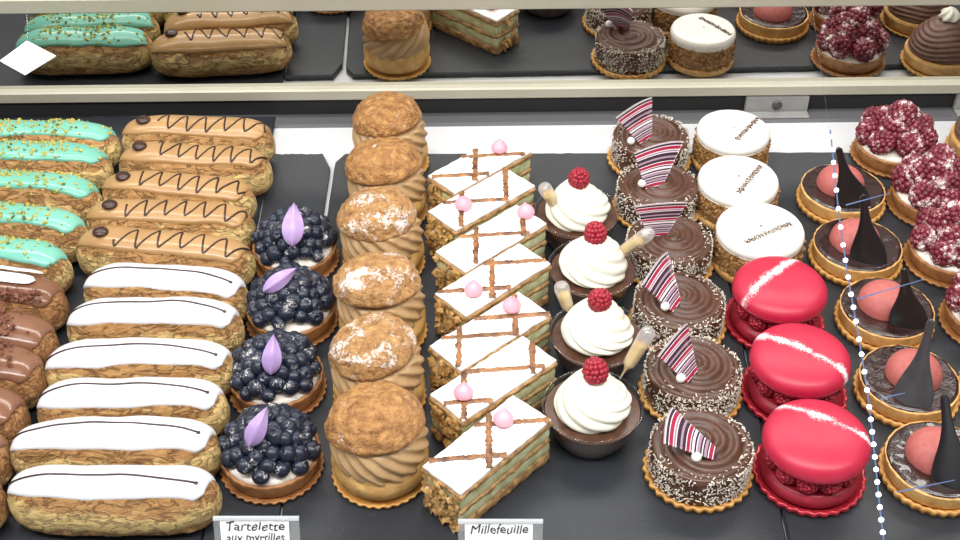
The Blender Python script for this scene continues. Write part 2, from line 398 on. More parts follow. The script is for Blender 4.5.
white = [(84, 249, 281, 291, -.004), (66, 243, 318, 320, -.002), (44, 236, 362, 360, -.003), (36, 228, 401, 400, -.002), (9, 221, 443, 441, -.002), (5, 219, 489, 490, .002)]
for k, (xl, xr, yl, yr, bd) in enumerate(white):
    e, loc, rz = eclair_at(k+1, xl, xr, yl, yr, bend=bd)
    t = thing('white_eclair', 'white-glazed eclair with one thin chocolate line, %s of six' % ORD(k, 6), 'eclair', loc, rz, 'white glazed eclairs')
    e.body(t, 'dough'); g = e.glaze(t, 'white_glaze')
    a = e.a; off = .05*math.sin(k*2.1)
    pts = [e.on(a*(-.93+1.73*i/60), .02+off+.10*math.sin(i/60*PI)-.10*(i/60)**4, .0001) for i in range(61)]
    mb = MB(); mb.add(*tube(pts, .0007, 6)); c = pts[-1]; mb.add(*ball(c, .0014, 8, 10, (1, 1, .5)))
    mb.build('chocolate_line', 'choc_line', g)

coffee = [(121, 274, 131, 136, 0), (118, 271, 158, 166, .001), (101, 254, 186, 197, .002), (85, 254, 215, 223, .001), (75, 253, 243, 258, .002)]
for k, (xl, xr, yl, yr, bd) in enumerate(coffee):
    e, loc, rz = eclair_at(k+21, xl, xr, yl, yr, bend=bd)
    t = thing('coffee_eclair', 'coffee-glazed eclair with chocolate zigzag and bean, %s of five' % ORD(k, 5), 'eclair', loc, rz, 'coffee glazed eclairs')
    e.body(t, 'dough'); g = e.glaze(t, 'coffee_glaze', phi=.84)
    a = e.a
    pts = []
    for i in range(141):
        q = i/140; x = a*(-.47+1.37*q)
        tri = math.asin(.97*math.sin(q*2*PI*(5.6+.4*(k % 2))+k))/(PI/2)
        pts.append(e.on(x + .0025*tri, (-.06+.55*tri)*(.85+.15*math.sin(i*.31)), .0001))
    mb = MB(); mb.add(*tube(pts, .00078, 6)); mb.add(*ball(pts[0], .0011, 8, 10, (1, 1, .6))); mb.build('chocolate_zigzag', 'choc_line', g)
    mb = MB(); c = e.on(a*-.66, -.06, .0014); mb.add(*ball(c, .0062, 12, 18, (1.0, .92, .5)))
    bean = mb.build('coffee_bean', 'bean', t)

aqua = [(-33, 119, 138, 139), (-42, 111, 158, 162), (-55, 101, 183, 196), (-70, 87, 214, 231), (-90, 69, 247, 264)]
for k, (xl, xr, yl, yr) in enumerate(aqua):
    e, loc, rz = eclair_at(k+41, xl, xr, yl, yr, bend=-.002)
    t = thing('pistachio_eclair', 'turquoise eclair sprinkled with chopped pistachio, %s of five' % ORD(k, 5), 'eclair', loc, rz, 'turquoise glazed eclairs')
    e.body(t, 'dough'); g = e.glaze(t, 'aqua_glaze', phi=.70, wave=.22)
    r = random.Random(k+50); mb, mb2 = MB(), MB()
    for i in range(120):
        x = e.a*(r.uniform(-.9, .9) if i < 40 else r.gauss(r.choice((-.35, .25)), .20)); x = max(-.93*e.a, min(.93*e.a, x)); ph = r.gauss(.02, .33)
        if abs(ph) > .85: continue
        chunk(mb if i % 5 else mb2, e.on(x, ph, .0003), r.uniform(.0008, .0022), r)
    for m_, mm in ((mb, 'pistachio'), (mb2, 'pistachio_dark')):
        o = m_.build('pistachio_crumbs', mm, t, False); o['kind'] = 'stuff'

choc = [(-95, 65, 286, 298), (-105, 55, 323, 338), (-117, 44, 362, 372), (-140, 25, 398, 412), (-165, 9, 440, 452), (-180, 3, 482, 496)]
for k, (xl, xr, yl, yr) in enumerate(choc):
    e, loc, rz = eclair_at(k+61, xl, xr, yl, yr, bend=-.003, w=.040)
    t = thing('chocolate_eclair', ('milk chocolate eclair with two pale lilac icing strips, behind the other chocolate eclairs' if k == 0 else 'milk chocolate eclair with crumble on top, %s of six' % ORD(k, 6) if k < 3 else 'smooth milk chocolate eclair end at the frame edge, %s of six' % ORD(k, 6)), 'eclair', loc, rz, 'chocolate glazed eclairs')
    e.body(t, 'dough_choc'); g = e.glaze(t, 'milk_glaze', phi=1.0, th=.0024)
    r = random.Random(k+70); mb = MB()
    if k < 3:
        for i in range(90):
            x = e.a*r.gauss(.32 if k else .5, .16); ph = r.gauss(-.05 if k else -.5, .28 if k else .1)
            if x > .8*e.a: continue
            chunk(mb, e.on(x, ph, r.uniform(0, .003)), r.uniform(.0012, .0028), r)
        o = mb.build('chocolate_crumble', 'choc_crumb', t, False); o['kind'] = 'stuff'
    if k == 0:  # two raised pale lilac strips along the top of the rear eclair
        for ph0 in (.62, .05):
            mb = MB(); e.th += .003
            mb.add(*grid(30, 9, lambda u, v: e.on(e.a*(-.75+1.42*u), ph0+.2*(2*v-1)*(1-abs(2*u-1)**8)**.5, .0012*(1-abs(2*v-1)**4)*(1-abs(2*u-1)**8)**.5-.0006)))
            e.th -= .003
            M.setdefault('lilac_icing', simple('pale lilac icing', (.80, .80, .93), rough=.2)); mb.build('icing_strip', 'lilac_icing', t)

# ------------------------------------------------------------------ shared round bases
def fluted(r, n, depth, h=.004, rim=.003, seg=6):
    """a card or foil dish with a fluted rim"""
    prof = [(r*.80, 0), (r*.97, .0006), (r, rim), (r*.985, h), (r*.93, h-.0012), (r*.82, .0022), (r*.4, .002), (1e-4, .002)]
    def mod(t, k, rr, z):
        w = max(0, (rr/r-.8)/.2); return rr*(1+depth*w*math.cos(n*t)), z
    v, f = revolve(prof, n*seg, mod, False); return v, f
def spiral_top(R, z0, amp, turns, arms=1, dome=0.0):
    def fn(u, v):
        rho = max(.0002, R*u); t = 2*PI*v
        s = math.sin(2*PI*turns*u - arms*t)
        z = z0 + dome*(1-u*u) + amp*(s*abs(s)**-.2 if abs(s) > 1e-6 else 0)*min(1, 6*u)*(1 if u < .93 else (1-u)/.07) + .0006*nz(rho*90*math.cos(t), rho*90*math.sin(t))
        return Vector((rho*math.cos(t), rho*math.sin(t), z if u < .999 else z0-.004))
    return grid(46, 96, fn, True)

# ------------------------------------------------------------------ blueberry tarts
def berry_mesh():
    mb = MB()
    def fn(a, b):
        th = PI*a; r = .0064*(1 - .16*max(0, 1-th/.35)**1.0 + .07*math.exp(-((th-.42)/.12)**2)*(1+.6*math.cos(10*PI*b)))
        s = max(math.sin(th), .002); return Vector((r*s*math.cos(2*PI*b), r*s*math.sin(2*PI*b), r*.94*math.cos(th)))
    mb.add(*grid(16, 20, fn, True, True)); return mb.mesh('blueberry', 'blueberry')
BERRY = berry_mesh()
bl = [(300, 263, 'upright pointed'), (294, 322, 'tilted'), (279, 389, 'upright'), (273, 466, 'slanting')]
petals = [((296, 247), (298, 203), .38), ((265, 291), (299, 267), .3), ((271, 374), (274, 333), .38), ((248, 447), (267, 407), .36)]
for k, (x, y, w) in enumerate(bl):
    loc = at(x, y, .006); loc.z = SLATE_TOP
    t = thing('blueberry_tart', 'blueberry tart topped with %s lilac petal, %s of four' % (w, ORD(k, 4)), 'tart', loc, rnd.uniform(0, 6), 'blueberry tarts with lilac petals')
    mb = MB(); mb.add(*fluted(.0340, 34, .022)); mb.build('fluted_base', 'caramel_board', t)
    mb = MB(); mb.add(*revolve(smooth_profile([(.026, .002), (.0300, .004), (.0325, .014), (.0322, .0165), (.0305, .0165), (.029, .013), (.001, .012)], 30), 72, lambda a, q, r, z: (r*(1+.012*math.cos(26*a)), z), False)); mb.build('tart_shell', 'crust', t)
    mb = MB(); mb.add(*revolve(smooth_profile([(.0303, .0145), (.0295, .0175), (.027, .019), (.015, .024), (.001, .028)], 20), 60, lambda a, q, r, z: (r*(1+.02*nz(math.cos(a)*3, math.sin(a)*3, k)), z), False)); mb.build('cream', 'cream', t)
    r = random.Random(90+k); N = 50
    for i in range(N):
        q = (i+.5)/N; rho = .0292*math.sqrt(q); a = i*2.39996+k
        z = .0192+.022*(1-(rho/.0305)**2) + r.uniform(-.0015, .0015)
        o = link('blueberry', BERRY, t); o.location = (rho*math.cos(a)+r.uniform(-.001, .001), rho*math.sin(a)+r.uniform(-.001, .001), z)
        o.rotation_euler = (r.uniform(-1, 1), r.uniform(-1, 1), r.uniform(0, 6)); s = r.uniform(.82, 1.08); o.scale = (s, s, s)
    ROUND.append((t, .0352)); (bx, by), (tx, ty), wd = petals[k]
    inv = (Matrix.Translation(loc) @ Matrix.Rotation(t.rotation_euler.z, 4, 'Z')).inverted()
    h0 = SLATE_TOP + (.044 if k != 2 else .040) + (.003 if k == 1 else 0); A, B = at(bx, by, h0), at(tx, ty, h0+(.020 if k != 1 else .006))
    ax = B-A; side = ax.cross(Vector((0, 0, H))-A).normalized(); nn = side.cross(ax).normalized(); Lp = ax.length
    def pet(u, v, off):
        wv = Lp*wd*.82*math.sin(PI*u**.85)**.8*(1-u*.35); t_ = 2*v-1
        return inv @ (A + ax*u + side*wv*t_*.9 + nn*(-.0035*(abs(t_)) + .004*math.sin(PI*u) + off))
    mb = MB(); mb.add(*grid(18, 9, lambda u, v: pet(u, v, 0))); mb.add(*[(x_ if i_ == 0 else [q[::-1] for q in x_]) for i_, x_ in enumerate(grid(18, 9, lambda u, v: pet(u, v, -.0007)))])
    mb.build('petal', 'lilac', t)

# ------------------------------------------------------------------ cream puffs
puffs = [(389, 125, 0, 0, 1.0, 'smooth brown cap'), (386, 168, -.05, 0, 1.04, 'tilted brown cap'), (378, 211, .05, .08, 1.0, 'lumpy sugared cap'), (379, 289, -.10, .12, 1.07, 'wide sugar-dusted cap'), (377, 352, .06, -.1, 1.0, 'brown sugar-dusted cap'), (378, 419, -.04, .1, 1.06, 'tall domed cap')]
for k, (x, y, rx, ry, sc, lb) in enumerate(puffs):
    loc = at(x, y, .052); loc.z = SLATE_TOP
    t = thing('cream_puff', 'cream puff with %s over coffee cream, %s of six' % (lb, ORD(k, 6)), 'cream puff', loc, 0, 'cream puffs in a row')
    mb = MB(); mb.add(*fluted(.0322, 32, .02)); mb.build('fluted_base', 'gold_board', t)
    r = random.Random(k+120); sd = k*7.7
    mb = MB(); mb.add(*revolve(smooth_profile([(.018, .002), (.0275, .005), (.0315, .013), (.0305, .021), (.026, .024), (.001, .024)], 30), 60, lambda a, q, rr, z: (rr*(1+.035*nz(math.cos(a)*2.5, math.sin(a)*2.5, z*90+sd)), z), False)); mb.build('bun', 'puff_base', t)
    mb = MB()
    def crm(a, q, rr, z):
        w = 1+.045*math.sin(15*(a+z*42*(1+.0*q)))+.02*nz(math.cos(a)*4, math.sin(a)*4, z*160+sd); return rr*w, z+.0012*math.sin(2*a+sd)
    mb.add(*revolve(smooth_profile([(.022, .019), (.0285, .021), (.0306, .028), (.0306, .034), (.0288, .041), (.0255, .046), (.012, .047), (.001, .047)], 42), 150, crm, False)); mb.build('coffee_cream', 'coffee_cream', t).rotation_euler = (0, 0, k*1.3)
    mb = MB()
    def cap(a, q, rr, z):
        n = nz(math.cos(a)*2*rr/.03, math.sin(a)*2*rr/.03, z*60+sd); n2 = nz(math.cos(a)*rr*230, math.sin(a)*rr*230, z*230+sd)
        if k == 2: n += 1.2*max(0, math.cos(a-3.5))*math.exp(-((z-.006)/.008)**2)
        g = 1+.06*n+.026*n2
        return rr*g, z*(1+.07*n)+.0011*n2
    mb.add(*revolve(smooth_profile([(.020, -.002), (.027, -.003), (.0312, .0), (.0315, .004), (.0285, .012), (.0225, .0185), (.0135, .0225), (.006, .0238), (.0004, .024)], 48), 120, cap, False))
    ROUND.append((t, .0334)); c = mb.build('choux_cap', 'craquelin_plain' if k in (0, 1, 5) else 'craquelin', t); c.location = (-.0022, .0012, .0445); c.rotation_euler = (rx*1.2-.10, -.13+ry*.6, 0); s = .94*sc; c.scale = (s, s, .84*sc)

# ------------------------------------------------------------------ millefeuilles
mf = [(481, 163, 43, 'R', (500, 146), (-.004,), (.009, -.016)), (481, 197, 43, 'L', (462, 201), (-.016, .019), (-.004,)), (494, 238, 43, 'R', (529, 211), (-.012, .024), (.002,)), (491, 276, 43, 'L', (471, 286), (-.001,), (-.012, .016)),
      (492, 330, 42, 'R', (512, 304), (-.022, .017), (.012, -.006)), (494, 376, 42, 'L', (463, 391), (-.020, .026), (.006, -.022)), (487, 441, 47, 'R', (502, 417), (.0005,), (.015, -.012))]
MFW = ['pink drop at its far end, under the mirror', 'pink drop near its flaked end', 'pink drop above its cut corner', 'round pink drop beside the stripe crossing', 'pink drop on the stripe near its cut corner', 'pink drop above its golden flaked end', 'pink drop mid-top, whole cut side showing']
MFS = []
ML, MW, MH = .086, .0345, .039
for k, (x, y, deg, sd_, dp, vx, hy) in enumerate(mf):
    loc = at(x, y, MH+SLATE_TOP); loc.z = SLATE_TOP; rz = math.radians(deg)
    t = thing('millefeuille', 'iced millefeuille, %s, %s' % (MFW[k], ORD(k, 7)), 'cake slice', loc, rz, 'millefeuille slices in a row')
    r = random.Random(140+k); MFS.append(t)
    def slab(name, z0, z1, m, inset, rough, n=40):
        mb = MB()
        ring = []
        per = [(-ML/2+ML*i/n, -MW/2, 0, -1) for i in range(n)] + [(ML/2, -MW/2+MW*i/14, 1, 0) for i in range(14)] + [(ML/2-ML*i/n, MW/2, 0, 1) for i in range(n)] + [(-ML/2, MW/2-MW*i/14, -1, 0) for i in range(14)]
        zs = [z0+(z1-z0)*q for q in (0, .12, .35, .65, .88, 1)]; ins = [.0012, .0003, 0, 0, .0003, .0012]
        v, f = [], []
        for z, i_ in zip(zs, ins):
            for (px, py, nx_, ny_) in per:
                o = -inset - i_ + rough*nz(px*170, py*170, z*420+k*5)
                X = px + nx_*o if nx_ else max(-ML/2+inset+i_, min(ML/2-inset-i_, px)); Y = py + ny_*o if ny_ else max(-MW/2+inset+i_, min(MW/2-inset-i_, py))
                v.append((X, Y, z+.0006*nz(px*80, py*80, z*50+k)))
        m_ = len(per)
        for a in range(len(zs)-1):
            for j in range(m_): f.append((a*m_+j, a*m_+(j+1) % m_, (a+1)*m_+(j+1) % m_, (a+1)*m_+j))
        f += [tuple(range(m_))[::-1], tuple((len(zs)-1)*m_+j for j in range(m_))]
        mb.add(v, f); return mb.build(name, m, t, True)
    slab('pastry_layer', 0, .0085, 'puff_pastry', .0004, .0016); slab('cream_layer', .0075, .0185, 'green_cream', .0012, .0007)
    slab('pastry_layer', .0175, .0215, 'puff_pastry', .0003, .0014); slab('cream_layer', .0205, .0325, 'green_cream', .0012, .0007)
    slab('pastry_layer', .0315, .0365, 'puff_pastry', 0, .0012); top = slab('icing', .036, MH, 'fondant_top', .0008, .0006)
    # caramel stripes: a lattice that the slice was cut across
    mb = MB(); ca, sa = math.cos(-rz), math.sin(-rz)
    def loc2(wx, wy): return wx*ca-wy*sa, wx*sa+wy*ca
    for w_, vert in [(q, True) for q in vx]+[(q, False) for q in hy]:
        run = []
        for i in range(-80, 81):
            wx, wy = (w_+.0006*nz(i*.2, k), i*.0009) if vert else (i*.0009, w_+.0006*nz(i*.2, k)+i*.0009*.10)
            lx, ly = loc2(wx, wy)
            if abs(lx) < ML/2-.001 and abs(ly) < MW/2-.001: run.append((lx, ly))
        if len(run) > 3:
            P = [Vector((a, b, MH+.0001)) for a, b in run]; d = (P[-1]-P[0]).normalized(); sdv = Vector((-d.y, d.x, 0)); v, f = [], []
            for i, p in enumerate(P):
                w1 = .0024+.0013*nz(i*.5, k, w_*100); hz = .0008+.0005*nz(i*.7, w_*90, k)
                v += [p-sdv*w1-Vector((0, 0, .0006)), p-sdv*w1*.6+Vector((0, 0, hz)), p+sdv*w1*.6+Vector((0, 0, hz)), p+sdv*w1-Vector((0, 0, .0006))]
            for i in range(len(P)-1):
                for j in range(3): f.append((i*4+j, i*4+j+1, i*4+j+5, i*4+j+4))
            mb.add(v, f)
    mb.build('caramel_stripes', 'caramel_stripe', t)
    mb = MB()
    for i in range(95):   # almond flakes pressed on the closed ends
        e_ = -1 if i % 5 else 1
        p = Vector((e_*(ML/2+r.uniform(0, .0012)), r.uniform(-MW/2+.003, MW/2-.003), r.uniform(.001, .034))); n_ = Vector((e_, r.gauss(0, .5), r.gauss(.2, .5)))
        chunk(mb, p, r.uniform(.002, .0042), r, .22, n_)
    o = mb.build('almond_flakes', 'almond', t, False); o['kind'] = 'stuff'
    W = at(dp[0], dp[1]+3, MH+SLATE_TOP+.003)-loc; lx, ly = loc2(W.x, W.y); lx = max(-ML/2+.006, min(ML/2-.006, lx)); ly = max(-MW/2+.006, min(MW/2-.006, ly))
    mb = MB(); mb.add(*revolve(smooth_profile([(.004, 0), (.0064, .0022), (.0066, .005), (.0048, .008), (.0022, .0105), (.0007, .0125), (.0001, .013)], 24), 24)); d_ = mb.build('pink_drop', 'pink_drop', t); d_.location = (lx, ly, MH)
    d_.rotation_euler = (r.uniform(-.2, .2), r.uniform(-.2, .2), 0)

# ------------------------------------------------------------------ raspberries
def rasp_mesh(m, seed):
    r = random.Random(seed); mb = MB(); R, Hh = .0083, .0098
    for ring in range(6):
        ph = .22+ring*.42; n = max(1, round(2*PI*R*math.sin(ph)/.0036))
        for j in range(n):
            a = 2*PI*(j+.5*(ring % 2))/n + r.uniform(-.08, .08)
            c = Vector((R*.80*math.sin(ph)*math.cos(a), R*.80*math.sin(ph)*math.sin(a), Hh*.80*math.cos(ph)))
            mb.add(*ball(c, .00220*r.uniform(.9, 1.1), 6, 8))
    mb.add(*ball((0, 0, 0), 1, 8, 12, (R*.8, R*.8, Hh*.8))); return mb.mesh('raspberry', m)
RASP = rasp_mesh('raspberry', 1); RASPS = [rasp_mesh('raspberry_sugar', s) for s in (2, 3)]

# ------------------------------------------------------------------ cups with whipped cream
cups = [(577, 181), (597, 233), (604, 310), (592, 364)]
pip = [((557, 209), (543, 185)), ((617, 255), (652, 231)), ((570, 314), (560, 283)), ((624, 372), (651, 328))]
PW = ['leaning pipette on the millefeuille side', 'yellow pipette leaning towards striped fans', 'upright pipette on the millefeuille side', 'yellow pipette against the whipped cream']
for k, (x, y) in enumerate(cups):
    loc = at(x, y, .066); loc.z = SLATE_TOP
    loc.x += (.002, 0, .001, .003)[k]
    t = thing('dessert_cup', 'mousse cup with whipped cream and raspberry, %s of four' % ORD(k, 4), 'dessert', loc, k*1.9, 'mousse cups with whipped cream')
    mb = MB(); mb.add(*revolve(smooth_profile([(.001, .0), (.020, .0), (.0235, .002), (.029, .014), (.0325, .027), (.0338, .0295), (.0330, .030), (.0322, .0285)], 32), 64, None, False)); mb.build('plastic_cup', 'plastic', t)
    mb = MB(); mb.add(*revolve(smooth_profile([(.001, .001), (.019, .001), (.0230, .003), (.0282, .014), (.0312, .0245), (.030, .0256), (.016, .0264), (.001, .0268)], 32), 64, lambda a, q, r_, z: (r_, z+.0004*nz(math.cos(a)*r_*150, math.sin(a)*r_*150, k) if q > .8 else z), False)); mb.build('mousse', 'mousse', t)
    mb = MB()
    def wh(a, q, r_, z):
        zz = (z-.025)/.03; w = 1+.12*(abs(math.cos(3.5*(a+3.8*zz)))**.7-.55)*(1-.5*q)+.02*nz(math.cos(a)*3, math.sin(a)*3, z*120+k)
        return r_*w, z+.0018*math.sin(a+zz*5)
    mb.add(*revolve(smooth_profile([(.012, .025), (.0205, .026), (.0245, .031), (.0235, .0365), (.0195, .0430), (.0150, .049), (.0098, .054), (.0045, .0565), (.0004, .057)], 48), 126, wh, False)); mb.build('whipped_cream', 'whip', t)
    o = link('raspberry', RASP, t); o.location = (0, 0, .0605); o.rotation_euler = (.3, .15*k, k)
    ROUND.append((t, .0342)); (bx, by), (tx, ty) = pip[k]
    A = at(bx, by, .040); B = at(tx, ty, .067 if k in (0, 2) else .074)
    ax = B-A; Lp = ax.length
    p = thing('pipette', '%s, stuck in %s mousse cup' % (PW[k], ('the rearmost', 'the second', 'the third', 'the frontmost')[k]), 'pipette', A)
    p.rotation_mode = 'QUATERNION'; p.rotation_quaternion = ax.to_track_quat('Z', 'Y')
    s = Lp/.040; rr = .0050
    mb = MB(); mb.add(*revolve(smooth_profile([(.0007, -.006), (.0009, .001), (rr*.55, .005), (rr*.86, .008), (rr, Lp*.6), (rr*1.08, Lp*.8), (rr*.95, Lp*.93), (rr*.5, Lp*.99), (.0002, Lp)], 40), 28)); mb.build('plastic_bulb', 'frost', p)
    mb = MB(); mb.add(*revolve(smooth_profile([(.0005, -.004), (.0007, .001), (rr*.45, .0052), (rr*.74, .0085), (rr*.86, Lp*.55), (rr*.84, Lp*.64), (.0002, Lp*.645)], 30), 24)); mb.build('syrup', 'syrup', p)

# ------------------------------------------------------------------ chocolate tarts with striped fans
tarts = [(652, 143), (659, 189), (669, 240), (680, 299), (688, 364), (701, 437)]
# fan: tip, wide corner a, wide corner b  (photo places), heights of tip and of wide end
fans = [((648, 149), (617, 124), (653, 103), .034, .062), ((655, 193), (635, 156), (685, 144), .034, .062), ((657, 238), (635, 206), (687, 202), .034, .060), ((679, 307), (643, 282), (668, 249), .035, .058), ((689, 374), (653, 351), (682, 318), .035, .058), ((717, 446), (664, 434), (672, 398), .036, .050)]
for k, (x, y) in enumerate(tarts):
    loc = at(x, y, .032); loc.z = SLATE_TOP
    t = thing('chocolate_tart', 'chocolate tart with coconut rim and striped fan, %s of six' % ORD(k, 6), 'tart', loc, 0, 'chocolate tarts with striped fans')
    mb = MB(); mb.add(*fluted(.0355, 30, .03, .006, .004)); mb.build('fluted_base', 'gold_board', t)
    mb = MB(); mb.add(*revolve(smooth_profile([(.026, .002), (.0310, .004), (.0325, .014), (.0325, .024), (.0312, .0275), (.028, .028)], 24), 60, lambda a, q, r_, z: (r_*(1+.012*nz(math.cos(a)*4, math.sin(a)*4, z*100+k)), z), False)); mb.build('tart_side', 'mousse', t); ROUND.append((t, .0350))
    mb = MB(); mb.add(*spiral_top(.0312, .0275, .0013, 3.4, 2, .0035)); sw = mb.build('chocolate_swirl', 'choc_cream', t); sw.rotation_euler = (0, 0, k*1.1)
    r = random.Random(k+200); mb = MB()
    for i in range(1500):
        a = r.uniform(0, 2*PI); z = r.uniform(.005, .0285) if i < 1400 else .0288
        R_ = .0327 if i < 1400 else r.uniform(.026, .031)
        if nz(math.cos(a)*1.6, math.sin(a)*1.6, k*3) < -.25 and r.random() < .7: continue
        c = Vector((R_*math.cos(a), R_*math.sin(a), z)); d = Vector((r.gauss(0, 1), r.gauss(0, 1), r.gauss(0, 1))).normalized()*r.uniform(.0006, .0014)
        q = d.orthogonal().normalized()*.0004; q2 = d.normalized().cross(q)
        mb.add([c-d+q, c-d-q*.5+q2, c-d-q*.5-q2, c+d+q, c+d-q*.5+q2, c+d-q*.5-q2], [(0, 1, 4, 3), (1, 2, 5, 4), (2, 0, 3, 5), (0, 2, 1), (3, 4, 5)])
    o = mb.build('coconut_flakes', 'coconut', t, False); o['kind'] = 'stuff'
    tip, ca_, cb_, h0, h1 = fans[k]
    T, A, B = at(*tip, h0)-loc, at(*ca_, h1)-loc, at(*cb_, h1 + (.004 if k != 5 else .006))-loc
    nn = (A-T).cross(B-T).normalized()
    if nn.dot(Vector((0, -.7, .7))) < 0: nn = -nn
    def fan(u, v, off):
        base = T + (A-T)*.30*(v-.5)*-1 + (B-T)*.30*(v-.5); far = A*(1-v)+B*v; far = T + (far-T)*(1+.10*math.sin(PI*v))
        return base*(1-u)+far*u + nn*(.0045*math.sin(PI*v)*u + off)
    mb = MB(); g1 = grid(30, 14, lambda u, v: fan(u, v, 0)); g2 = grid(30, 14, lambda u, v: fan(u, v, -.0009))
    mb.add(*g1); mb.add(g2[0], [q[::-1] for q in g2[1]])
    N0 = len(g1[0]); rim = [j for j in range(14)] + [i*14+13 for i in range(1, 30)] + [29*14+j for j in range(12, -1, -1)] + [i*14 for i in range(28, 0, -1)]
    for a, b in zip(rim, rim[1:]+rim[:1]): mb.f.append((a, b, b+N0, a+N0))
    uv = [(i/29*.998+.001, j/13) for i in range(30) for j in range(14)]; mb.uv = uv+uv
    mb.build('striped_fan', 'stripe', t)
    pc = T + (A-T)*.42 + nn*.002 if k > 2 else T + (A-T)*.40 - Vector((.003, 0, 0)); pc.z = max(.0325, pc.z - (.008 if k < 3 else .006)); pc.y -= .002
    mb = MB(); mb.add(*ball(pc, .0034, 12, 16)); mb.build('white_pearl', 'white_shell', t)

# ------------------------------------------------------------------ white disc cakes
discs = [(733, 133, 'rearmost', .95), (738, 182, 'middle', 1.0), (760, 232, 'frontmost', 1.04)]
for k, (x, y, w, sc) in enumerate(discs):
    loc = at(x, y, .036); loc.z = SLATE_TOP
    t = thing('praline_cake', 'praline cake with white chocolate disc on top, %s of three' % w, 'cake', loc, 0, 'white disc praline cakes'); t.scale = (sc, sc, 1)
    mb = MB(); mb.add(*revolve(smooth_profile([(.001, 0), (.030, .0), (.0335, .002), (.0342, .004), (.0335, .0062), (.030, .007)], 24), 64, lambda a, q, r_, z: (r_*(1+.01*math.cos(30*a)), z), False)); mb.build('biscuit_base', 'crust_gold', t)
    mb = MB(); mb.add(*revolve(smooth_profile([(.030, .005), (.0325, .008), (.0328, .016), (.0318, .026), (.0295, .029)], 24), 72, lambda a, q, r_, z: (r_*(1+.02*nz(math.cos(a)*9, math.sin(a)*9, z*300)), z), False)); mb.build('praline_side', 'nut', t)
    r = random.Random(k+300); mb = MB()
    for i in range(420):
        a = r.uniform(0, 2*PI); z = r.uniform(.006, .027); R_ = .0325+r.uniform(0, .001)
        chunk(mb, (R_*math.cos(a), R_*math.sin(a), z), r.uniform(.0008, .0019), r)
    o = mb.build('praline_crumbs', 'nut', t, False); o['kind'] = 'stuff'
    mb = MB(); mb.add(*revolve(smooth_profile([(.001, .0255), (.029, .0255), (.0318, .0275), (.0325, .0305), (.0315, .0335), (.029, .0352), (.020, .0358), (.001, .036)], 32), 72, None, False)); disc = mb.build('white_disc', 'white_shell', t)
    mb = MB()   # a band of cocoa scribble across the disc
    a0 = (.95, 1.0, .55)[k]; ox, oy = (.012, .008, .004)[k], (-.002, -.004, -.008)[k]
    for i in range(30):
        q = i/29-.5; cx = ox + .042*q*math.cos(a0); cy = oy + .042*q*math.sin(a0)
        if math.hypot(cx, cy) > .0295: continue
        path = []
        for j in range(7):
            s_ = j/6*2-1; path.append(Vector((cx + .0034*s_*-math.sin(a0)*r.uniform(.2, 1) + r.uniform(-.0006, .0006), cy + .0034*s_*math.cos(a0)*r.uniform(.2, 1) + r.uniform(-.0006, .0006), .0361 + (0 if math.hypot(cx, cy) < .024 else -.0004))))
        mb.add(*tube(path, .00034, 5))
    mb.build('cocoa_script', 'brown_ink', disc)

# ------------------------------------------------------------------ raspberry macarons
macs = [(780, 293, .75, .008, 'streak beside its far rim', 'rearmost'), (797, 355, -.62, .000, 'speckled slanting sugar streak', 'middle'), (815, 428, -.52, .011, 'broad sugar streak near its far rim', 'frontmost')]
for k, (x, y, ang, off, w, o_) in enumerate(macs):
    loc = at(x, y, .044); loc.z = SLATE_TOP
    t = thing('raspberry_macaron', 'big red macaron with %s, %s of three' % (w, o_), 'macaron', loc, 0, 'red raspberry macarons')
    ROUND.append((t, .0365)); mb = MB(); mb.add(*fluted(.0365, 30, .022, .006, .004)); mb.build('fluted_foil', 'red_foil', t)
    mb = MB(); mb.add(*revolve(smooth_profile([(.022, .002), (.0305, .004), (.0325, .009), (.0305, .013), (.026, .0145), (.001, .0145)], 28), 64, None, False)); mb.build('lower_shell', 'red_base', t)
    for i in range(11):
        a = 2*PI*i/11+.2*k; o = link('raspberry', RASP, t); o.location = (.0232*math.cos(a), .0232*math.sin(a), .0205); o.rotation_euler = (PI/2-.2, 0, a+PI/2); o.scale = (.92, .92, .92)
    mb = MB(); v, f = revolve(smooth_profile([(.001, .0265), (.024, .0265), (.0305, .0275), (.0335, .0305), (.0340, .034), (.0325, .0385), (.028, .0420), (.018, .0445), (.008, .0452), (.0002, .0454)], 45), 96, lambda a, q, r_, z: (r_*(1+(.012*nz(math.cos(a)*20, math.sin(a)*20, z*400) if z < .031 else 0)), z), False)
    mb.add(v, f); cz, sz = math.cos(ang), math.sin(ang)
    mb.uv = [((-p[0]*sz + p[1]*cz - off) if p[2] > .033 else .03, p[0]*cz+p[1]*sz) for p in v]
    mb.build('macaron_shell', 'red_shell', t)

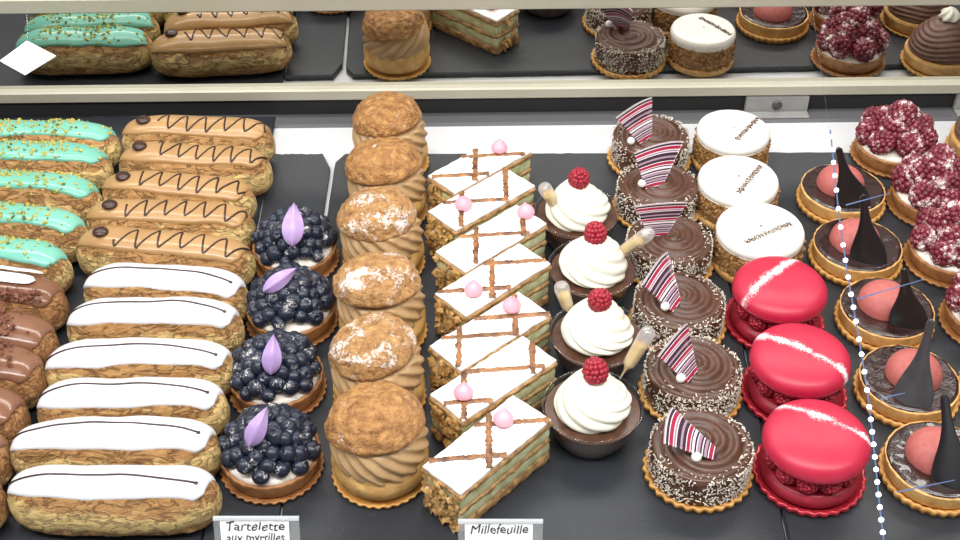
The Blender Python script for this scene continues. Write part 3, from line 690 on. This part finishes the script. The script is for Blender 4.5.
# ------------------------------------------------------------------ dome tarts with chocolate paddles
domes = [(842, 209), (861, 262), (883, 325), (906, 386), (931, 466)]
pads = [((857, 217), (838, 144), .027), ((876, 270), (870, 188), .027), ((909, 334), (903, 258), .027), ((911, 401), (934, 304), .026), ((952, 484), (940, 376), .027)]
for k, (x, y) in enumerate(domes):
    loc = at(x, y, .008); loc.z = SLATE_TOP
    t = thing('dome_tart', 'dark glazed tart with pink dome and %s paddle, %s of five' % ('grey' if k == 3 else 'black', ORD(k, 5)), 'tart', loc, 0, 'dome tarts with chocolate paddles')
    ROUND.append((t, .0366)); mb = MB(); mb.add(*fluted(.0358, 34, .022, .007, .0045)); mb.build('fluted_base', 'gold_board', t)
    mb = MB(); mb.add(*revolve(smooth_profile([(.028, .003), (.0325, .006), (.0340, .0155), (.0335, .017), (.0315, .017), (.0308, .0145)], 24), 72, lambda a, q, r_, z: (r_*(1+.008*math.cos(30*a)), z), False)); mb.build('tart_shell', 'crust_gold', t)
    mb = MB(); mb.add(*revolve(smooth_profile([(.0326, .015), (.0330, .0172), (.0312, .0184), (.029, .0186), (.015, .0182), (.001, .0182)], 24), 72, lambda a, q, r_, z: (r_*(1+.012*nz(math.cos(a)*5, math.sin(a)*5, k)), z+.0006*nz(r_*math.cos(a)*150, r_*math.sin(a)*150, k)), False)); mb.build('dark_glaze', 'dark_glaze', t)
    mb = MB(); mb.add(*revolve(smooth_profile([(.0190, .016), (.0193, .019), (.0180, .0245), (.0142, .0295), (.0083, .0328), (.0002, .0342)], 36), 60, None, False)); d_ = mb.build('pink_dome', 'dome_pink', t)
    d_.location = (-.002 if k != 3 else .003, .003, 0)
    (bx, by), (tx, ty), wd = pads[k]
    A = at(bx, by, .021)-loc; B = at(tx, ty, .021+.068)-loc
    ax = B-A; side = ax.cross(Vector((0, 0, H))-(A+loc)).normalized(); nn = side.cross(ax).normalized()
    def pd(u, v):
        w = wd*.5*(.20+.80*math.exp(-(max(0, u-.10)/.36)**2)); w *= max(.12, 1-max(0, (u-.94)/.06)**2)**.5
        c = A + ax*u + nn*(.010*(u-.15)**2*2) ; t_ = 2*PI*v
        return c + side*w*math.cos(t_) + nn*(.0013*math.sin(t_) - .0028*(math.cos(t_)**2)*(w/(wd*.5)))
    mb = MB(); mb.add(*grid(40, 24, pd, True, True)); mb.build('chocolate_paddle', 'grey_choc' if k == 3 else 'black_choc', t)

# ------------------------------------------------------------------ raspberry tarts
rt = [(894, 161), (934, 207), (944, 262), (984, 322)]
RW = ['beside the strip below the mirror', 'piled high, behind two others', 'crowded with berries between its neighbours', 'cut by the frame edge']
for k, (x, y) in enumerate(rt):
    loc = at(x, y, .006); loc.z = SLATE_TOP
    t = thing('raspberry_tart', 'sugared raspberry tart %s, %s of four' % (RW[k], ORD(k, 4)), 'tart', loc, k*.9+.4, 'raspberry tarts')
    mb = MB(); mb.add(*fluted(.0352, 34, .02)); mb.build('fluted_base', 'caramel_board', t)
    mb = MB(); mb.add(*revolve(smooth_profile([(.026, .002), (.0300, .004), (.0325, .013), (.0322, .0155), (.0305, .0155), (.029, .012), (.001, .012)], 30), 72, lambda a, q, r_, z: (r_*(1+.012*math.cos(26*a)), z), False)); mb.build('tart_shell', 'crust', t)
    mb = MB(); mb.add(*revolve(smooth_profile([(.0306, .013), (.0290, .017), (.022, .019), (.001, .020)], 20), 60, lambda a, q, r_, z: (r_*(1+.03*nz(math.cos(a)*4, math.sin(a)*4, k)), z), False)); mb.build('cream', 'cream', t)
    r = random.Random(k+400)
    spots = [(.0230, .0250, 7, 0), (.0120, .0350, 4, .4), (.0050, .0450, 2, .2)] if k else [(.0226, .0250, 7, 0), (.0118, .0345, 4, .4), (0, .0440, 1, 0)]
    ROUND.append((t, .0360))
    for (R_, z, n, a0) in spots:
        for i in range(n):
            a = 2*PI*i/n+a0+r.uniform(-.12, .12); o = link('raspberry', RASPS[r.randrange(2)], t)
            o.location = (R_*math.cos(a), R_*math.sin(a), z+r.uniform(-.0012, .0012)); o.rotation_euler = (r.uniform(-.9, .9), r.uniform(-.9, .9), r.uniform(0, 6)); s = r.uniform(1.28, 1.42); o.scale = (s, s, s)

# ------------------------------------------------------------------ chestnut tarts at the end of the case
ct = [(986, 152), (1008, 205), (1004, 392)]
CW = ['beside the rearmost raspberry tart', 'second along, outside the frame and mirrored', 'beside the fourth dome tart, only its edge showing']
for k, (x, y) in enumerate(ct):
    loc = at(x, y, .006); loc.z = SLATE_TOP
    t = thing('chestnut_tart', 'chestnut cream tart with white tip, %s' % CW[k], 'tart', loc, k, 'chestnut cream tarts')
    mb = MB(); mb.add(*fluted(.0350, 34, .022)); mb.build('fluted_base', 'gold_board', t)
    mb = MB(); mb.add(*revolve(smooth_profile([(.026, .002), (.0315, .004), (.0335, .013), (.0325, .0155), (.0300, .016), (.001, .016)], 30), 72, None, False)); mb.build('tart_shell', 'crust_gold', t)
    mb = MB(); mb.add(*revolve(smooth_profile([(.020, .014), (.0285, .016), (.0300, .022), (.0265, .031), (.0205, .039), (.0130, .046), (.006, .049), (.0003, .050)], 60), 120, lambda a, q, r_, z: (r_*(1+.032*math.sin((z*1500+2*a)+2*math.sin(3*a+k))), z), False)); mb.build('chestnut_cream', 'chestnut', t)
    mb = MB(); mb.add(*revolve(smooth_profile([(.003, .047), (.0082, .049), (.0088, .0525), (.0060, .057), (.002, .060), (.0002, .061)], 24), 48, lambda a, q, r_, z: (r_*(1+.14*math.cos(6*(a+z*80))), z), False)); mb.build('cream_tip', 'whip', t); ROUND.append((t, .0358))

# the millefeuilles stand side by side
for _ in range(40):
    for a, b in zip(MFS, MFS[1:]):
        n_ = Vector((math.sin((a.rotation_euler.z+b.rotation_euler.z)/2), -math.cos((a.rotation_euler.z+b.rotation_euler.z)/2), 0)); gap = (b.location-a.location).dot(n_)
        need = MW + .0012 + abs(a.rotation_euler.z-b.rotation_euler.z)*ML*.42
        if gap < need: a.location -= n_*(need-gap)*.5; b.location += n_*(need-gap)*.5
# round things stand rim to rim
for _ in range(80):
    for i in range(len(ROUND)):
        for j in range(i+1, len(ROUND)):
            (a, ra), (b, rb) = ROUND[i], ROUND[j]; d = b.location-a.location; d.z = 0; ov = ra+rb+.0006-d.length
            if ov > 0: d.normalize(); a.location -= d*ov*.5; b.location += d*ov*.5

# ------------------------------------------------------------------ slates
def slate(pts, z1, th, label, seed):
    """a cleft stone board with chipped edges; corners given on the counter"""
    mb = MB(); n = 46; top, bot = [], []
    P = [Vector((p.x, p.y, 0)) for p in pts]; c = sum(P, Vector())/len(P)
    for i in range(len(P)):
        a, b = P[i], P[(i+1) % len(P)]
        for j in range(n):
            q = a.lerp(b, j/n); o = (q-c).normalized(); s_ = .0012*nz(q.x*160, q.y*160, seed)+.0006*nz(q.x*500, q.y*500, seed)
            top.append(q + o*(s_-.0012)); bot.append(q + o*(s_*.5+.0002))
    m_ = len(top); v = [(p.x, p.y, z1-th) for p in bot] + [(p.x, p.y, z1-.0014) for p in bot] + [(p.x, p.y, z1) for p in top]
    f = [tuple(range(m_))[::-1], tuple(2*m_+j for j in range(m_))]
    for a in (0, 1):
        for j in range(m_): f.append((a*m_+j, a*m_+(j+1) % m_, (a+1)*m_+(j+1) % m_, (a+1)*m_+j))
    mb.add(v, f); o = mb.build('slate_board', 'slate', None, False)
    return tag(o, label, 'slate board', 'slate boards on the counter')
ST = SLATE_TOP
def edge_x(xr, yr, Y):   # x of a straight depth line seen at (xr, yr)
    return at(xr, yr, ST).x
YB, YF = at(480, 153, ST).y, at(480, 585, ST).y
xg1a, xg1b = at(324, 153, ST).x, at(336, 153, ST).x
xg2 = at(741, 330, ST).x
YL = at(480, 116, ST).y
xs1 = at(272, 131, ST).x
xl_front = at(228, 540, ST).x
slate([at(-150, 580, ST)*1, Vector((xs1+.012, YF, 0)), Vector((xs1, YL, 0)), Vector((-.62, YL, 0))], ST, .0055, 'dark slate board under the rows of eclairs', 1)
slate([Vector((xs1+.0135, YF, 0)), Vector((xg1b-.0020, YF, 0)), Vector((xg1b-.0035, YB-.02, 0)), Vector((xg1a-.001, YB, 0)), Vector((xs1+.0035, YB, 0))], ST-.0002, .0052, 'narrow dark slate board under the blueberry tarts', 2)
slate([Vector((xg1b-.0005, YF, 0)), Vector((xg2-.0008, YF, 0)), Vector((xg2-.0012, YB+.001, 0)), Vector((xg1b+.008, YB, 0)), Vector((xg1b+.0005, YB-.012, 0))], ST-.0001, .0052, 'wide dark slate board under the millefeuilles and mousse cups', 3)
slate([Vector((xg2+.0008, YF, 0)), Vector((.62, YF, 0)), Vector((.62, YB+.002, 0)), Vector((xg2+.0012, YB+.002, 0))], ST, .0054, 'dark slate board under the red macarons and dome tarts', 4)

# ------------------------------------------------------------------ the case: counter, sill, back wall, mirror
YM, YW, YS0 = at(480, 116.3, 0).y, at(480, 112.5, .004).y, at(480, 122.5, .004).y
TURN = math.radians(1.1)   # the back of the case stands a little askew
def back_obj(name, m, boxes, bev=0):
    """part of the setting behind the pastries, y counted from the mirror's plane"""
    mb = MB()
    for (x, y0, y1, z0, z1, w_) in boxes: box(mb, (x, (y0+y1)/2, (z0+z1)/2), (w_, y1-y0, z1-z0), None, bev)
    o = struct(mb.build(name, m, None, False)); o.location = (0, YM, 0); o.rotation_euler = (0, 0, TURN); return o
mb = MB(); box(mb, (0, (YM+.15)/2+.04, -.01), (1.5, YM-.15+.1, .02)); struct(mb.build('floor', 'counter', None, False))
dw, ds, dr = YW-YM, YS0-YM, -.007
zb0, zb1 = on_back(480, 99.5, YM+dr).z, on_back(480, 88.5, YM+dr).z
zt0, zt1 = on_back(480, 10.5, YM+dr).z, on_back(480, -.5, YM+dr).z
back_obj('trim_1', 'grey_metal', [(0, ds, dw, 0, .004, 1.5)])
back_obj('trim_2', 'black', [(0, dw, dw+.01, 0, zb0+.012, 1.5)])
back_obj('wall_back', 'wall', [(0, dw+.010, dw+.05, 0, .52, 1.5)])
mir = thing('sliding_mirror', 'long low mirror in pale metal rails reflecting the pastries, behind the slates', 'mirror', (0, YM, zb0), TURN)
def part_box(name, z0, z1, y0, y1, m, bev=.001, w=1.46):
    mb = MB(); box(mb, (0, (y0+y1)/2, (z0+z1)/2-zb0), (w, y1-y0, z1-z0), None, bev); return mb.build(name, m, mir, False)
part_box('bottom_rail', zb0, zb1, dr, .006, 'steel', .0015)
part_box('top_rail', zt0, zt1+.004, dr, .006, 'steel', .0015)
part_box('mirror_glass', zb1-.003, zt0+.003, 0, .004, 'mirror', 0)
# brackets under the rail
for (x0, x1, lb) in ((745, 808, 'pale grey bracket plate with a screw, between the white cakes and raspberry tarts'), (956, 1015, 'pale grey bracket plate at the frame edge, above the chestnut tart')):
    a, b = on_back(x0, 106, YW), on_back(x1, 106, YW); w_ = b.x-a.x; cx = (a.x+b.x)/2; hz = zb0-.0055
    t = thing('bracket', lb, 'bracket', (cx*math.cos(TURN)-(dw-.0035)*math.sin(TURN), YM+(dw-.0035)*math.cos(TURN)+cx*math.sin(TURN), .0042), TURN)
    mb = MB(); box(mb, (0, 0, hz/2), (w_, .005, hz), None, .0006); mb.build('plate', 'bracket', t, False)
    mb = MB(); box(mb, (0, (ds-dw)/2+.0005, .001), (w_, dw-ds-.007, .002), None, .0004); mb.build('foot', 'bracket', t, False)
    mb = MB(); v, f = revolve([(.0001, 0), (.0042, 0), (.0045, .0012), (.0033, .0020), (.0001, .0020)], 20, None, False); mb.add([(p[0], -.0025-p[2], hz*.5+p[1]) for p in v], f); mb.build('screw', 'screw', t)

# ------------------------------------------------------------------ price cards
def card(x0, x1, y0, lines, label):
    h = .040; A, B = at(x0, y0, h+ST), at(x1, y0, h+ST); w = B.x-A.x; c = (A+B)/2
    t = thing('price_card', label, 'price card', (c.x, c.y, ST)); tilt = -.32
    R = Matrix.Rotation(tilt, 3, 'X')
    def tr(p): return R @ Vector(p)
    hl = h/math.cos(tilt)
    base = Vector((0, -h*math.tan(-tilt)*1.0, 0))
    def put(mb): mb.v = [tr(p)+base for p in mb.v]
    mb = MB(); box(mb, (0, 0, hl/2), (w, .0016, hl)); put(mb); mb.build('clear_stand', M.setdefault('stand', clear('clear acrylic', (.93, .95, .95), .16, .06)), t, False)
    mb = MB(); box(mb, (0, 0, hl-.0009), (w, .0024, .0018)); put(mb); mb.build('acrylic_edge', M.setdefault('acr', simple('bright acrylic edge', (.55, .58, .60), rough=.15)), t, False)
    mb = MB(); box(mb, (0, .012, .0008), (w, .022, .0016)); mb.v = [Vector(p)+base for p in mb.v]; mb.build('foot', M['stand'], t, False)
    mb = MB(); box(mb, (-.001, -.0013, hl-.0025-.014), (w*.80, .0007, .028)); put(mb); pp = mb.build('paper', 'paper', t, False)
    for i, (s, dx) in enumerate(lines):
        cu = bpy.data.curves.new('handwriting', 'FONT'); cu.body = s; cu.size = .0088; cu.align_x = 'CENTER'; cu.shear = .18; cu.space_character = 1.0; cu.extrude = .00008
        tmp = bpy.data.objects.new('handwriting', cu); COL.objects.link(tmp)
        me = bpy.data.meshes.new_from_object(tmp.evaluated_get(bpy.context.evaluated_depsgraph_get())); bpy.data.objects.remove(tmp)
        wd = max(v.co.x for v in me.vertices)-min(v.co.x for v in me.vertices); fx = min(1.0, w*.68/wd)
        for v in me.vertices:
            X, Y = v.co.x*fx, v.co.y
            v.co = tr((X-.001+dx, -.0018-v.co.z, hl-.0082-.0078*i+Y+.0005*math.sin(X*900)))+base
        me.materials.clear(); me.materials.append(M['ink']); link('handwriting', me, pp)
card(213, 299, 517, [('Tartelette', 0), ('aux myrtilles', 0)], 'clear stand with white card handwritten Tartelette aux myrtilles, by the blueberry tarts')
card(458, 543, 520, [('Millefeuille', 0)], 'clear stand with white card handwritten Millefeuille, by the millefeuilles')

# ------------------------------------------------------------------ glass reflections built as glowing dots and a reflection sheet inside the front glass
lt = thing('hanging_light_string', 'string of tiny white lights hanging over the dome tarts and red macarons', 'string lights', (0, 0, 0))  # lights reflected in the front glass, built as glowing dots and streaks
def on_reflection_plane(x, y):   # an invented sloping plane carrying the imitated reflections, rising away from the customer
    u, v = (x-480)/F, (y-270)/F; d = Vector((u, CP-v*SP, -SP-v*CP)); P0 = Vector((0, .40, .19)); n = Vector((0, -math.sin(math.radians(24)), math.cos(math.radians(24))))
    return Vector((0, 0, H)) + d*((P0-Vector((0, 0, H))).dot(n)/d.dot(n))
path = [on_reflection_plane(830+55*(y-135)/400.0+2*math.sin(y*.02), y) for y in range(130, 640, 15)]
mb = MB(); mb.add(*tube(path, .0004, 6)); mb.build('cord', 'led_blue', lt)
path = [on_reflection_plane(830+55*(y-135)/400.0, y) for y in range(-60, 136, 15)]
mb = MB(); mb.add(*tube(path, .00022, 6)); M['thread'] = clear('clear thread', (.97, .98, .99), .02, .2); mb.build('clear_thread', 'thread', lt)  # added thread carrying the dots upward out of view
dot_row = [on_reflection_plane(832+53*(y-135)/400.0, y) for y in range(150, 540, 4)]
bm_ = MB(); bm_.add(*ball((0, 0, 0), .0012, 8, 10)); REFLECTION_DOT = bm_.mesh('bulb', 'led')
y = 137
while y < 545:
    o = link('bulb', REFLECTION_DOT, lt); o.location = on_reflection_plane(830+55*(y-135)/400.0+2*math.sin(y*.02), y); y += 15.5+3*math.sin(y)
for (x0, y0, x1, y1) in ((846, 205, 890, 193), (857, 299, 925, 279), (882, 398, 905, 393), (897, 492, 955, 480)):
    mb = MB(); mb.add(*tube([on_reflection_plane(x0+(x1-x0)*i/10, y0+(y1-y0)*i/10) for i in range(11)], lambda q: .0004*(1-q*.6), 6)); mb.build('light_tube', 'led_blue', lt)
def glare_sheet():  # diamond glare on the front glass, built as a white sheet on an added thread
    c = [on_reflection_plane(27, 41), on_reflection_plane(56, 56), on_reflection_plane(25, 75), on_reflection_plane(0, 61)]
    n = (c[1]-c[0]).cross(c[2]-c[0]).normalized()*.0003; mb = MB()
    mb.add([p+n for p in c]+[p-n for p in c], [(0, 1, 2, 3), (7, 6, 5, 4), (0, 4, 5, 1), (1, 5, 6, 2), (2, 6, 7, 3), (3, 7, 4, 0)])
    o = mb.build('hanging_paper_tag', 'paper', None, False); th = MB(); th.add(*tube([on_reflection_plane(27, y) for y in (41, 0, -60, -120)], .0002, 6)); th.build('clear_thread', M['thread'], o)  # card white imitating the glare, on an added thread
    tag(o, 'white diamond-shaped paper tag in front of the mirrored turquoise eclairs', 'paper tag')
glare_sheet()

# ------------------------------------------------------------------ light
def area(name, loc, rot, sx, sy, e, c=(1, 1, 1)):
    d = bpy.data.lights.new(name, 'AREA'); d.shape = 'RECTANGLE'; d.size = sx; d.size_y = sy; d.energy = e; d.color = c
    o = bpy.data.objects.new(name, d); COL.objects.link(o); o.location = loc; o.rotation_euler = rot; return o
area('case_lamp', (0, .36, .64), (math.radians(30), 0, 0), 1.5, .10, 10, (1, .97, .93))
area('rear_case_lamp', (0, YM-.07, .50), (math.radians(-22), 0, 0), 1.4, .06, 4.5, (1, .96, .90))  # added fill that brightens the pastry backs in the mirror
area('ceiling_lamp', (-.3, .2, 1.9), (math.radians(12), 0, 0), 1.6, 1.0, 17, (.95, .98, 1))
w = bpy.data.worlds.new('world'); S.world = w; w.use_nodes = True
w.node_tree.nodes['Background'].inputs[0].default_value = (.95, .97, 1, 1); w.node_tree.nodes['Background'].inputs[1].default_value = .42
S.view_settings.view_transform = 'Standard'; S.view_settings.look = 'None'; S.view_settings.exposure = -0.2; S.view_settings.gamma = 1; S.view_settings.use_curve_mapping = False
S.cycles.max_bounces = 8; S.cycles.transparent_max_bounces = 16
